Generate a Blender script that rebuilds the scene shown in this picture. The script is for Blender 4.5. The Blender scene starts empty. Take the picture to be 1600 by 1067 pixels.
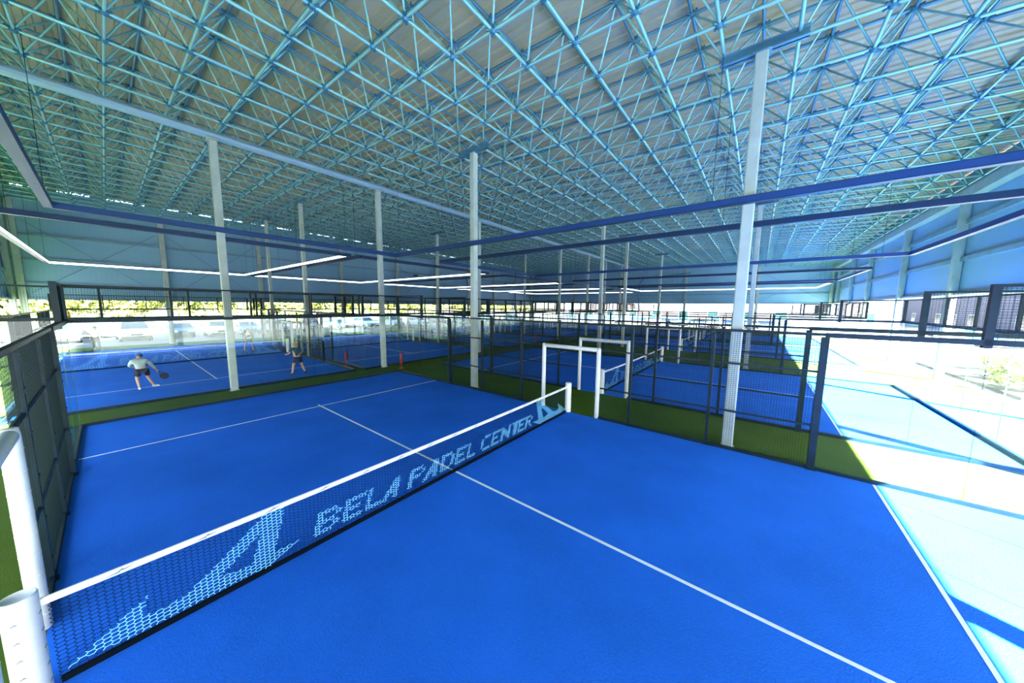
import bpy, bmesh, math, random
from mathutils import Vector, Matrix
random.seed(7)
scene = bpy.context.scene
COL = scene.collection

# ------------------------------------------------------------------ camera
def make_camera():
    yaw, pitch, roll = math.radians(37.932), math.radians(-6.458), math.radians(0.602)
    f = Vector((math.cos(pitch)*math.cos(yaw), math.cos(pitch)*math.sin(yaw), math.sin(pitch)))
    r = Vector((math.sin(yaw), -math.cos(yaw), 0)); u = r.cross(f)
    c, s = math.cos(roll), math.sin(roll)
    r2 = c*r + s*u; u2 = -s*r + c*u
    m = Matrix(((r2.x, u2.x, -f.x, -4.325), (r2.y, u2.y, -f.y, -4.849), (r2.z, u2.z, -f.z, 3.549), (0, 0, 0, 1)))
    cam = bpy.data.cameras.new('camera'); o = bpy.data.objects.new('camera', cam); COL.objects.link(o)
    cam.sensor_width = 36; cam.lens = 492.987*36/1600; cam.clip_start = .05; cam.clip_end = 600
    o.matrix_world = m
    scene.camera = o
make_camera()

# ------------------------------------------------------------------ world, sun, exposure
SUN_DIR = Vector((0.61, 1.29, -1.0)).normalized()          # the way the light travels
SUN_STRENGTH = 240.0
SKY_STRENGTH = 1.2
LED_STRENGTH = 4.0
EXPOSURE = 0.0
w = bpy.data.worlds.new('sky'); scene.world = w; w.use_nodes = True
nt = w.node_tree; nt.nodes.clear()
sky = nt.nodes.new('ShaderNodeTexSky'); sky.sky_type = 'NISHITA'; sky.sun_disc = False
sky.sun_elevation = math.asin(-SUN_DIR.z); sky.sun_rotation = math.atan2(-SUN_DIR.x, -SUN_DIR.y)
sky.air_density = 1.0; sky.dust_density = 1.5
bg = nt.nodes.new('ShaderNodeBackground'); bg.inputs['Strength'].default_value = SKY_STRENGTH
wo = nt.nodes.new('ShaderNodeOutputWorld')
nt.links.new(sky.outputs[0], bg.inputs[0]); nt.links.new(bg.outputs[0], wo.inputs[0])
sl = bpy.data.lights.new('sun', 'SUN'); sl.energy = SUN_STRENGTH; sl.angle = math.radians(0.6); sl.color = (1, .96, .88)
so = bpy.data.objects.new('sun', sl); COL.objects.link(so); so.location = (-30, -60, 50)
so.rotation_euler = SUN_DIR.to_track_quat('-Z', 'Y').to_euler()
vs = scene.view_settings
vs.view_transform = 'Standard'; vs.look = 'None'; vs.gamma = 1; vs.use_curve_mapping = False; vs.exposure = EXPOSURE
cy = scene.cycles
cy.transparent_max_bounces = 64; cy.max_bounces = 10; cy.diffuse_bounces = 6; cy.glossy_bounces = 4
cy.use_denoising = True; cy.sample_clamp_indirect = 12.0; cy.caustics_reflective = False; cy.caustics_refractive = False

# ------------------------------------------------------------------ materials
def mat(name, col, rough=.6, metal=0.0, spec=.5, noise=None, bump=None, emit=None):
    m = bpy.data.materials.new(name); m.use_nodes = True
    n = m.node_tree.nodes; l = m.node_tree.links; b = n['Principled BSDF']
    b.inputs['Base Color'].default_value = (*col, 1); b.inputs['Roughness'].default_value = rough
    b.inputs['Metallic'].default_value = metal; b.inputs['Specular IOR Level'].default_value = spec
    tc = n.new('ShaderNodeTexCoord')
    if noise:
        sc_, amt = noise[0], noise[1]
        det = noise[2] if len(noise) > 2 else 4
        t = n.new('ShaderNodeTexNoise'); t.inputs['Scale'].default_value = sc_; t.inputs['Detail'].default_value = det
        l.new(tc.outputs['Object'], t.inputs['Vector'])
        r = n.new('ShaderNodeValToRGB')
        r.color_ramp.elements[0].position = .3; r.color_ramp.elements[1].position = .7
        r.color_ramp.elements[0].color = (*[c*(1-amt) for c in col], 1); r.color_ramp.elements[1].color = (*[min(1, c*(1+amt)) for c in col], 1)
        l.new(t.outputs['Fac'], r.inputs['Fac']); l.new(r.outputs['Color'], b.inputs['Base Color'])
    if bump:
        t2 = n.new('ShaderNodeTexNoise'); t2.inputs['Scale'].default_value = bump[0]; t2.inputs['Detail'].default_value = 3
        l.new(tc.outputs['Object'], t2.inputs['Vector'])
        bm_ = n.new('ShaderNodeBump'); bm_.inputs['Strength'].default_value = bump[1]; bm_.inputs['Distance'].default_value = bump[2]
        l.new(t2.outputs['Fac'], bm_.inputs['Height']); l.new(bm_.outputs['Normal'], b.inputs['Normal'])
    if emit:
        b.inputs['Emission Color'].default_value = (*emit[0], 1); b.inputs['Emission Strength'].default_value = emit[1]
    return m

def turf_mat(name, c1, c2, c3):
    """short artificial grass: broad brushed patches under a fine grain"""
    m = bpy.data.materials.new(name); m.use_nodes = True
    n = m.node_tree.nodes; l = m.node_tree.links; b = n['Principled BSDF']
    b.inputs['Roughness'].default_value = .95; b.inputs['Specular IOR Level'].default_value = .08
    tc = n.new('ShaderNodeTexCoord')
    t = n.new('ShaderNodeTexNoise'); t.inputs['Scale'].default_value = .55; t.inputs['Detail'].default_value = 5
    g = n.new('ShaderNodeTexNoise'); g.inputs['Scale'].default_value = 55; g.inputs['Detail'].default_value = 3
    l.new(tc.outputs['Object'], t.inputs['Vector']); l.new(tc.outputs['Object'], g.inputs['Vector'])
    r = n.new('ShaderNodeValToRGB'); r.color_ramp.elements[0].position = .32; r.color_ramp.elements[1].position = .62
    r.color_ramp.elements[0].color = (*c1, 1); r.color_ramp.elements[1].color = (*c2, 1)
    l.new(t.outputs['Fac'], r.inputs['Fac'])
    r2 = n.new('ShaderNodeValToRGB'); r2.color_ramp.elements[0].position = .35; r2.color_ramp.elements[1].position = .75
    l.new(g.outputs['Fac'], r2.inputs['Fac'])
    mx = n.new('ShaderNodeMixRGB'); mx.inputs[2].default_value = (*c3, 1)
    ml = n.new('ShaderNodeMath'); ml.operation = 'MULTIPLY'; ml.inputs[1].default_value = .4
    l.new(r2.outputs['Color'], ml.inputs[0]); l.new(ml.outputs[0], mx.inputs['Fac'])
    l.new(r.outputs['Color'], mx.inputs[1]); l.new(mx.outputs['Color'], b.inputs['Base Color'])
    bp = n.new('ShaderNodeBump'); bp.inputs['Strength'].default_value = .5; bp.inputs['Distance'].default_value = .01
    l.new(g.outputs['Fac'], bp.inputs['Height']); l.new(bp.outputs['Normal'], b.inputs['Normal'])
    return m

def rib_mat(name, col, axis, pitch, rough=.5, amt=.25, dist=.01):
    """sheet metal pressed into narrow ribs"""
    m = bpy.data.materials.new(name); m.use_nodes = True
    n = m.node_tree.nodes; l = m.node_tree.links; b = n['Principled BSDF']
    b.inputs['Roughness'].default_value = rough
    tc = n.new('ShaderNodeTexCoord')
    wv = n.new('ShaderNodeTexWave'); wv.bands_direction = axis; wv.inputs['Scale'].default_value = 2*math.pi/(20*pitch)*1.0
    l.new(tc.outputs['Object'], wv.inputs['Vector'])
    bp = n.new('ShaderNodeBump'); bp.inputs['Strength'].default_value = amt; bp.inputs['Distance'].default_value = dist
    l.new(wv.outputs['Fac'], bp.inputs['Height']); l.new(bp.outputs['Normal'], b.inputs['Normal'])
    t = n.new('ShaderNodeTexNoise'); t.inputs['Scale'].default_value = .4; t.inputs['Detail'].default_value = 3
    l.new(tc.outputs['Object'], t.inputs['Vector'])
    r = n.new('ShaderNodeValToRGB')
    r.color_ramp.elements[0].color = (*[c*.9 for c in col], 1); r.color_ramp.elements[1].color = (*[min(1, c*1.08) for c in col], 1)
    l.new(t.outputs['Fac'], r.inputs['Fac']); l.new(r.outputs['Color'], b.inputs['Base Color'])
    return m

def glass_mat(name, tint):
    m = bpy.data.materials.new(name); m.use_nodes = True
    n = m.node_tree.nodes; l = m.node_tree.links; n.clear()
    tr = n.new('ShaderNodeBsdfTransparent'); tr.inputs['Color'].default_value = (*tint, 1)
    gl = n.new('ShaderNodeBsdfGlossy'); gl.inputs['Roughness'].default_value = .02; gl.inputs['Color'].default_value = (.9, .97, 1, 1)
    fc = n.new('ShaderNodeLayerWeight'); fc.inputs['Blend'].default_value = .5
    pw = n.new('ShaderNodeMath'); pw.operation = 'POWER'; pw.inputs[1].default_value = 5
    lw = n.new('ShaderNodeMath'); lw.operation = 'MULTIPLY_ADD'; lw.inputs[1].default_value = .45; lw.inputs[2].default_value = .015
    l.new(fc.outputs['Facing'], pw.inputs[0]); l.new(pw.outputs[0], lw.inputs[0])
    mx = n.new('ShaderNodeMixShader'); o = n.new('ShaderNodeOutputMaterial')
    l.new(lw.outputs[0], mx.inputs[0]); l.new(tr.outputs[0], mx.inputs[1]); l.new(gl.outputs[0], mx.inputs[2]); l.new(mx.outputs[0], o.inputs[0])
    return m

BLUE_TURF = turf_mat('blue_turf', (.013, .125, .58), (.017, .155, .72), (.024, .185, .80))
GREEN_TURF = turf_mat('green_turf', (.045, .092, .010), (.064, .122, .012), (.09, .15, .03))
LINE = mat('white_line', (.72, .8, .82), .9)
DARK = mat('dark_steel', (.003, .015, .026), .5, .0, .18, noise=(3, .3))
WIRE = mat('dark_wire', (.004, .016, .022), .6, 0, .12)
GALV = mat('pale_steel', (.35, .42, .41), .5, .0, .5, noise=(2.5, .12))
TRUSS = mat('blue_grey_tube', (.18, .42, .47), .38, .25, .6, noise=(1.2, .15))
TRUSSD = mat('deep_blue_tube', (.07, .20, .31), .42, .25, .6, noise=(1.2, .2))
NODE = mat('node_blue', (.02, .13, .24), .45, .2)
ROOF = rib_mat('roof_sheet', (.35, .325, .255), 'X', .3, .55, .1)
WALLM = rib_mat('wall_panel', (.20, .40, .57), 'X', .25, .5, .25)
WALLY = rib_mat('wall_panel_side', (.20, .40, .57), 'Y', .25, .5, .25)
GIRT = mat('girt', (.16, .28, .38), .5, .1, noise=(2, .15))
PAD = mat('white_padding', (.60, .64, .65), .55, noise=(6, .05), bump=(9, .25, .01))
TAPE = mat('white_tape', (.64, .68, .70), .6, noise=(8, .05), bump=(20, .2, .004))
INK = mat('grey_print', (.16, .2, .25), .7)
CORD = mat('navy_cord', (.003, .010, .035), .9, 0, .08)
CORDP = mat('cyan_cord', (.22, .70, .92), .6)
HEM = mat('black_hem', (.002, .005, .010), .9, 0, .05)
GLASS = glass_mat('court_glass', (.975, .995, .99))
GEDGE = mat('glass_edge', (.01, .07, .08), .2)
LED_ON = mat('led_on', (.9, .95, 1), .4, emit=((.86, .94, 1.0), LED_STRENGTH))
LED_OFF = mat('led_off', (.012, .045, .16), .5, 0, .2)
HOUSING = mat('blue_housing', (.003, .022, .075), .5, .1, .3)
ASPH = mat('pale_asphalt', (.14, .14, .135), .9, noise=(.25, .25, 6), bump=(30, .3, .01))
PAVE = mat('pale_paving', (.26, .26, .24), .9, noise=(.6, .12))
RED = mat('red_paint', (.40, .006, .010), .35)
BLACK = mat('black_rubber', (.01, .012, .014), .6)

# ------------------------------------------------------------------ mesh helpers
class MB:
    def __init__(s): s.v = []; s.f = []; s.m = []
    def add(s, vs, fs, m=0):
        k = len(s.v); s.v.extend([tuple(v) for v in vs])
        for f in fs: s.f.append(tuple(k+i for i in f)); s.m.append(m)
        return s
    def box(s, a, b, m=0):
        x0, y0, z0 = [min(a[i], b[i]) for i in range(3)]; x1, y1, z1 = [max(a[i], b[i]) for i in range(3)]
        s.add([(x0,y0,z0),(x1,y0,z0),(x1,y1,z0),(x0,y1,z0),(x0,y0,z1),(x1,y0,z1),(x1,y1,z1),(x0,y1,z1)],
              [(0,3,2,1),(4,5,6,7),(0,1,5,4),(1,2,6,5),(2,3,7,6),(3,0,4,7)], m); return s
    def tube(s, p, q, r, n=6, m=0, caps=True, taper=0, rt=.5):
        p, q = Vector(p), Vector(q); d = (q-p); L = d.length
        if L < 1e-6: return s
        d /= L
        a = d.orthogonal().normalized(); b = d.cross(a)
        rings = [(0, r), (L, r)] if not taper else [(0, r*rt), (taper, r), (L-taper, r), (L, r*rt)]
        vs = []
        for t, rr in rings:
            for k in range(n):
                an = 2*math.pi*(k+.5)/n
                vs.append(p + d*t + (a*math.cos(an)+b*math.sin(an))*rr)
        fs = []
        for i in range(len(rings)-1):
            for k in range(n):
                k2 = (k+1) % n; fs.append((i*n+k, i*n+k2, (i+1)*n+k2, (i+1)*n+k))
        if caps:
            fs.append(tuple(range(n))[::-1]); e = (len(rings)-1)*n; fs.append(tuple(e+k for k in range(n)))
        return s.add(vs, fs, m)
    def lathe(s, prof, c=(0, 0, 0), n=16, m=0, axis='z'):
        vs = []; fs = []
        for r, z in prof:
            for k in range(n):
                a = 2*math.pi*k/n
                x, y = r*math.cos(a), r*math.sin(a)
                v = (x, y, z) if axis == 'z' else ((z, x, y) if axis == 'x' else (x, z, y))
                vs.append((c[0]+v[0], c[1]+v[1], c[2]+v[2]))
        for i in range(len(prof)-1):
            for k in range(n):
                k2 = (k+1) % n; fs.append((i*n+k, i*n+k2, (i+1)*n+k2, (i+1)*n+k))
        fs.append(tuple(range(n))[::-1]); e = (len(prof)-1)*n; fs.append(tuple(e+k for k in range(n)))
        return s.add(vs, fs, m)
    def prism(s, pts, h, fn, m=0):
        """pts: 2-D outline; fn(x, y, t) -> 3-D point, t in 0..h"""
        n = len(pts); vs = [fn(x, y, 0) for x, y in pts] + [fn(x, y, h) for x, y in pts]
        fs = [tuple(range(n))[::-1], tuple(range(n, 2*n))] + [(k, (k+1) % n, n+(k+1) % n, n+k) for k in range(n)]
        return s.add(vs, fs, m)
    def ball(s, c, r, m=0, n=6, k=4, sq=(1, 1, 1)):
        vs = [(c[0], c[1], c[2]-r*sq[2])]; fs = []
        for i in range(1, k):
            ph = -math.pi/2 + math.pi*i/k
            for j in range(n):
                a = 2*math.pi*j/n
                vs.append((c[0]+r*sq[0]*math.cos(ph)*math.cos(a), c[1]+r*sq[1]*math.cos(ph)*math.sin(a), c[2]+r*sq[2]*math.sin(ph)))
        vs.append((c[0], c[1], c[2]+r*sq[2])); top = len(vs)-1
        for j in range(n):
            j2 = (j+1) % n
            fs.append((0, 1+j2, 1+j)); fs.append((top, 1+(k-2)*n+j, 1+(k-2)*n+j2))
            for i in range(k-2):
                fs.append((1+i*n+j, 1+i*n+j2, 1+(i+1)*n+j2, 1+(i+1)*n+j))
        return s.add(vs, fs, m)
    def mesh(s, name, mats, smooth=False):
        me = bpy.data.meshes.new(name); me.from_pydata(s.v, [], s.f); me.validate(clean_customdata=False)
        for m in (mats if isinstance(mats, (list, tuple)) else [mats]): me.materials.append(m)
        if len(me.polygons) == len(s.m): me.polygons.foreach_set('material_index', s.m)
        if smooth: me.polygons.foreach_set('use_smooth', [True]*len(me.polygons))
        me.update(); return me
    def build(s, name, mats, parent=None, smooth=False, loc=None):
        return inst(name, s.mesh(name, mats, smooth), parent, loc)

def inst(name, me, parent=None, loc=None, rotz=0):
    o = bpy.data.objects.new(name, me); COL.objects.link(o)
    if parent: o.parent = parent
    if loc: o.location = loc
    if rotz: o.rotation_euler = (0, 0, rotz)
    return o
def tag(o, label=None, cat=None, group=None, kind=None):
    if label: o['label'] = label
    if cat: o['category'] = cat
    if group: o['group'] = group
    if kind: o['kind'] = kind
    return o
def empty(name, loc=(0, 0, 0), rotz=0):
    o = bpy.data.objects.new(name, None); COL.objects.link(o); o.location = loc; o.rotation_euler = (0, 0, rotz)
    o.empty_display_size = .2
    return o
def copy_tree(o, parent=None):
    c = o.copy(); COL.objects.link(c)
    if parent: c.parent = parent
    for ch in list(KIDS.get(o.name, o.children)): copy_tree(ch, c)
    return c
KIDS = {}
def bevel(o, w_=.01, seg=2):
    b = o.modifiers.new('soft_edges', 'BEVEL'); b.width = w_; b.segments = seg; b.limit_method = 'ANGLE'
    return o

# ------------------------------------------------------------------ building shell
X0, X1, Y0, Y1 = -8.3, 54.0, -12.4, 35.2
def zb(y):                                                   # underside of the space frame
    return 9.436+.038*(y+5) if y < 12 else 10.08+.006*(y-12)
DEPTH = .94
def zroof(y): return zb(y)+DEPTH+.16

MB().box((X0-.6, Y0-.3, -.3), (X1+.6, Y1+.3, 0)).build('floor', GREEN_TURF)['kind'] = 'structure'
MB().box((-140, -120, -.6), (220, 190, -.05)).build('ground', ASPH)['kind'] = 'structure'
# roof: trapezoid ribs running along y
def make_ceiling():
    b = MB(); ys = [Y0-.9, 12.0, Y1+.02]
    prof = []; x = X0-.5
    while x < X1+.6:
        prof += [(x, 0), (x+.14, 0), (x+.165, .045), (x+.275, .045)]; x += .3
    vs = []; n = len(prof)
    for y in ys:
        for px, pz in prof: vs.append((px, y, zroof(y)+pz))
    for y in ys:
        for px, pz in prof: vs.append((px, y, zroof(y)+.12))
    fs = []
    for j in range(2):
        for i in range(n-1):
            fs.append((j*n+i, (j+1)*n+i, (j+1)*n+i+1, j*n+i+1))
        o = 3*n
        fs.append((o+j*n, o+j*n+n-1, o+(j+1)*n+n-1, o+(j+1)*n))
    b.add(vs, fs); b.build('ceiling', ROOF)['kind'] = 'structure'
make_ceiling()

def girt_y(b, y, z, t, x0, x1, s): b.box((x0, y, z-t), (x1, y+s*.12, z+t))
def wall_long(name, y, ztop, zbot, cols, sgn, girts, braces):
    """long wall along x; sgn points into the hall"""
    r = MB().box((X0, y, zbot), (X1, y-sgn*.15, ztop)).build(name, WALLM); r['kind'] = 'structure'
    for x in cols:
        c = MB().box((x-.16, y+sgn*.02, -.05), (x+.16, y+sgn*.30, zb(y)+.1))
        c.box((x-.2, y+sgn*.02, 0), (x+.2, y+sgn*.36, .03))
        bevel(c.build('wall_column', GALV, r), .015)
    for z, t in girts:
        g = MB(); girt_y(g, y, z, t, X0, X1, sgn); g.build('girt', GIRT, r)
    g = MB().box((X0, y+sgn*.16, zbot-.06), (X1, y-sgn*.17, zbot+.05)); g.build('drip_edge', GIRT, r)
    for a, b_ in braces:
        for (za, zc) in ((4.1, 9.0), (9.0, 4.1)):
            MB().tube((a, y+sgn*.16, za), (b_, y+sgn*.16, zc), .018, 5).build('brace_rod', TRUSSD, r)
    return r
wl = wall_long('wall_left', Y1, zroof(Y1)-.05, 3.68, [-7.75, -1.0, 5.5, 13.4, 20.9, 27.6, 34.4, 41.2, 48.0, 53.5], -1,
               [(4.75, .07), (6.45, .09), (8.1, .08), (9.6, .06)], [(-7.4, -1.3), (-.7, 5.2), (20.9, 27.4), (41.2, 48)])
wr = wall_long('wall_right', Y0, zroof(Y0)-.1, 4.36, [-.8, 6.6, 14.0, 21.4, 28.8, 37.3, 44.2, 51.4], 1,
               [(6.0, .1), (7.75, .1)], [])
MB().box((X0, Y0+.02, 8.75), (X1, Y0+.42, 9.2)).box((X0, Y0+.02, 9.2), (X1, Y0+.12, 9.75)).build('trim_1', GALV)['kind'] = 'structure'
rc = random.Random(3); x = X0+.2
while x < X1-1:                                              # closure blocks between wall head and roof, gaps of daylight between
    a = rc.uniform(.3, 1.1); MB().box((x, Y1+.01, zroof(Y1)-.05), (x+a, Y1+.14, zroof(Y1)+.046)).build('closure_block', GIRT, wl); x += a+rc.choice((.25, .3, .5, .9, 1.4))
def wall_short(name, x, cols, sgn, zbot, braces, y0=Y0, y1=Y1):
    b = MB(); xa, xb = x, x-sgn*.15
    vs = []
    for xx in (xa, xb):
        vs += [(xx, y0, zbot), (xx, y1, zbot), (xx, y1, zroof(y1)), (xx, 12, zroof(12)), (xx, y0, zroof(y0))]
    b.add(vs, [(0, 1, 2, 3, 4), (9, 8, 7, 6, 5)] + [(k, (k+1) % 5, 5+(k+1) % 5, 5+k)[::-1] for k in range(5)])
    r = b.build(name, WALLY); r['kind'] = 'structure'
    for y in cols:
        c = MB().box((x+sgn*.02, y-.16, -.05), (x+sgn*.3, y+.16, zb(y)+.1)); bevel(c.build('wall_column', GALV, r), .015)
    for z, t in ((5.6, .06), (7.2, .07), (8.6, .07)):
        MB().box((x, y0, z-t), (x+sgn*.12, y1, z+t)).build('girt', GIRT, r)
    MB().box((x+sgn*.16, y0, zbot-.06), (x-sgn*.17, y1, zbot+.05)).build('drip_edge', GIRT, r)
    for a, c_ in braces:
        for za, zc in ((zbot+.3, 8.6), (8.6, zbot+.3)):
            MB().tube((x+sgn*.16, a, za), (x+sgn*.16, c_, zc), .018, 5).build('brace_rod', TRUSSD, r)
    return r
wall_short('wall_back', X1, [-12.0, -4.4, 4.9, 15.3, 25, 34.8], -1, 4.25, [(-11.7, -4.7), (5.2, 15)])
wall_short('wall_front', X0, [1, 9.5, 18, 26.5, 34.8], 1, 3.7, [(26.8, 34.6)])
# bent downpipe on the end wall
t = MB(); pts = [(X1-.6, 12.0, 0), (X1-.6, 12.0, 7.6), (X1-.6, 11.4, 8.5), (X1-.6, 4.2, 9.0)]
for a, b_ in zip(pts, pts[1:]): t.tube(a, b_, .11, 8)
tag(t.build('drain_pipe', TRUSSD), 'dark bent drain pipe running down the end wall of the hall', 'pipe')

# beam carried by the column row between the two court rows
b = MB()
b.tube((X0+.2, 11.85, 9.78), (X1-.2, 11.85, 9.78), .15, 10)
for k in range(20): 
    x = X0+1+k*3.2; b.tube((x, 11.85, 9.78), (x+.12, 11.85, 9.78), .175, 10)
b.build('trim_2', mat('beam_paint', (.22, .36, .50), .45, .1), smooth=False)['kind'] = 'structure'

# ------------------------------------------------------------------ space frame
def make_space_frame():
    root = tag(empty('space_frame', (0, 0, 9.4)), 'pale blue tubular space frame filling the whole underside of the roof', 'roof truss')
    MX, MY, OX, OY = 1.326, 1.347, 5.466, -5.07
    I0, I1, J0, J1 = -10, 36, -5, 29
    off = Vector((0, 0, -9.4)); cam = Vector((-4.325, -4.849, 3.549)); fw = Vector((.784, .611, -.112))
    def B(i, j): y = OY+MY*j; return Vector((OX+MX*i, y, zb(y)))+off
    def T(i, j): y = OY+MY*(j+.5); return Vector((OX+MX*(i+.5), y, zb(y)+DEPTH))+off
    kinds = {'lower_chord': [], 'upper_chord': [], 'diagonal_bar': []}
    for i in range(I0, I1+1):
        for j in range(J0, J1+1):
            if i < I1: kinds['lower_chord'].append((B(i, j), B(i+1, j), .040))
            if j < J1: kinds['lower_chord'].append((B(i, j), B(i, j+1), .036))
            if i < I1 and j < J1:
                if i < I1-1: kinds['upper_chord'].append((T(i, j), T(i+1, j), .040))
                if j < J1-1: kinds['upper_chord'].append((T(i, j), T(i, j+1), .040))
                for a, c in ((0, 0), (1, 0), (0, 1), (1, 1)): kinds['diagonal_bar'].append((T(i, j), B(i+a, j+c), .024))
    nodes = [(B(i, j), .082) for i in range(I0, I1+1) for j in range(J0, J1+1)] + [(T(i, j), .085) for i in range(I0, I1) for j in range(J0, J1)]
    def key(p):
        d = p-off-cam; f = d.dot(fw)
        if f < .5: return 1e6+d.length
        r = Vector((.615, -.789, 0)); x = d.dot(r)/f
        y = (d - fw*f - r*(x*f)).length/f
        return d.length + (0 if abs(x) < 1.75 and y < 1.2 else 1e5)
    for nm, lst in kinds.items():
        lst.sort(key=lambda e: key((e[0]+e[1])/2))
        mt = TRUSSD if nm == 'upper_chord' else TRUSS  # upper chords coloured darker: the weaker light from below is put into the colour
        for a, c, r in lst[:100]: MB().tube(a, c, r, 10, caps=False, taper=.16, rt=.45).build(nm, mt, root, smooth=True)
        m = MB()
        for k, (a, c, r) in enumerate(lst[100:]): m.tube(a, c, r, 6 if k < 1500 else 4, caps=False, taper=.14 if k < 700 else 0, rt=.5)
        m.build(nm, mt, root, smooth=True)['kind'] = 'stuff'
    nodes.sort(key=lambda e: key(e[0]))
    def node(m, p, r):
        m.ball(p, r, 0, 8, 5)
        for k in range(8):                                   # bolt sleeves round the node
            a = math.pi/4*k; m.tube(p, p+Vector((math.cos(a), math.sin(a), 0))*(r+.07), .026, 6)
    for p, r in nodes[:100]:
        m = MB(); node(m, p, r); m.build('node_connector', NODE, root)
    m = MB()
    for k, (p, r) in enumerate(nodes[100:]):
        if k < 250: node(m, p, r)
        else: m.ball(p, r, 0, 5, 3)
    m.build('node_connector', NODE, root)['kind'] = 'stuff'
make_space_frame()

# ------------------------------------------------------------------ steel columns
def make_column(x, y, label, ztop=None, cap='y', s=.12):
    r = tag(empty('steel_column', (x, y, 0)), label, 'column', 'pale steel columns inside the hall')
    zt = ztop or zb(y)-.2
    bevel(MB().box((-s, -s, .02), (s, s, zt)).build('shaft', GALV, r), .03, 3)
    MB().box((-s-.03, -s-.03, 0), (s+.03, s+.03, .022)).build('base_plate', GALV, r)
    if cap == 'y':
        c = MB().box((-.1, -.78, zt), (.1, .78, zt+.03)).box((-.02, -.78, zt), (.02, .78, zt+.2)).box((-.1, -.78, zt+.17), (.1, .78, zt+.2)).box((-s-.05, -s-.05, zt-.02), (s+.05, s+.05, zt))
        c.build('head_beam', TRUSSD, r)
    else:
        MB().box((-.16, -.16, zt), (.16, .16, zt+.04)).build('head_plate', GALV, r)
    return r
Z2 = 9.6
for a in [(5.25, -4.45, 'pale square column right of the near court, fifth fence post before the sunlit glass'),
          (5.25, 4.66, 'pale square column in the grass just right of the near court, left of its white doorway'),
          (18.6, -4.45, 'pale column rising from the grass on the far side of the second court, towards the sunlit wall'),
          (18.7, 4.66, 'slim pale column behind the second court, left of the white doorway in its far fence'),
          (24.0, 4.65, 'slim pale column beyond the wide grass aisle, beside the third court'),
          (36.2, 4.66, 'thin distant column between the third and fourth courts of the right row')]:
    make_column(*a)
for a in [(-1.35, 11.85, 'tall pale column on the grass strip in front of the two players'),
          (5.2, 11.85, 'pale column on the grass strip beyond the far corner of the near court'),
          (13.0, 11.85, 'pale column on the grass strip close behind the second court, seen beside the nearer column'),
          (25.3, 11.95, 'thin pale column where the grass strip meets the wide aisle'),
          (31.9, 11.85, 'thin column on the grass strip behind the third court'),
          (37.3, 11.85, 'thin column on the grass strip between third and fourth courts'),
          (43.4, 11.85, 'farthest thin column on the grass strip, behind the fourth court')]:
    make_column(a[0], a[1], a[2], Z2, 'x')
for a in [(3.9, 18.9, 'pale column standing in the narrow gap beside the players court, nearer of two there'),
          (3.9, 26.0, 'pale column in the narrow gap beside the players court, the one nearer the parking side'),
          (14.75, 18.8, 'pale column just past the court to the right of the players'),
          (28.4, 18.7, 'thin pale column far back among the courts of the parking side row')]:
    make_column(*a, s=.11)

# ------------------------------------------------------------------ courts
COURTS = {
 'A': (0, 0), 'B': (12.9, 0), 'E': (29.5, 0), 'G': (42.4, 0),
 'C': (-1.4, 22), 'D': (9.2, 22), 'H': (21.4, 22), 'I': (33.6, 22), 'J': (46.0, 22)}
WHICH = {
 'A': 'the near court', 'B': 'the second court, right of the near court', 'E': 'the third court, past the grass aisle',
 'G': 'the farthest court of the right row', 'C': 'the left court with the two players', 'D': 'the empty court right of the players',
 'H': 'the third court, parking side', 'I': 'the fourth court, parking side', 'J': 'the last court, parking side'}

def make_turf():
    r = MB().box((-5, -10, 0), (5, 10, .012)).build('court_turf', BLUE_TURF)
    for y in (-6.95, 6.95): MB().box((-4.98, y-.025, .012), (4.98, y+.025, .0145)).build('service_line', LINE, r)
    MB().box((-.025, -7.15, .012), (.025, 7.15, .0152)).build('centre_line', LINE, r)
    return r
def wire_panel(wd, h, pitch=.05, r=.0025):
    """welded mesh in the x/z plane, origin at its lower left corner"""
    m = MB()
    nx = round(wd/pitch); nz = round(h/pitch)
    for i in range(1, nx): m.tube((i*wd/nx, 0, 0), (i*wd/nx, 0, h), r, 4, caps=False)
    for k in range(1, nz): m.tube((0, .003, k*h/nz), (wd, .003, k*h/nz), r, 4, caps=False)
    return m.mesh('mesh_panel', WIRE)
def pane(wd, h):
    m = MB(); g = .004; t = .006
    x0, x1, z0, z1 = g, wd-g, 0, h
    vs = [(x0, -t, z0), (x1, -t, z0), (x1, t, z0), (x0, t, z0), (x0, -t, z1), (x1, -t, z1), (x1, t, z1), (x0, t, z1)]
    m.add(vs, [(0, 1, 5, 4), (2, 3, 7, 6)], 0); m.add(vs, [(0, 3, 2, 1), (4, 5, 6, 7), (1, 2, 6, 5), (3, 0, 4, 7)], 1)
    return m.mesh('glass_panel', [GLASS, GEDGE])
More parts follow.
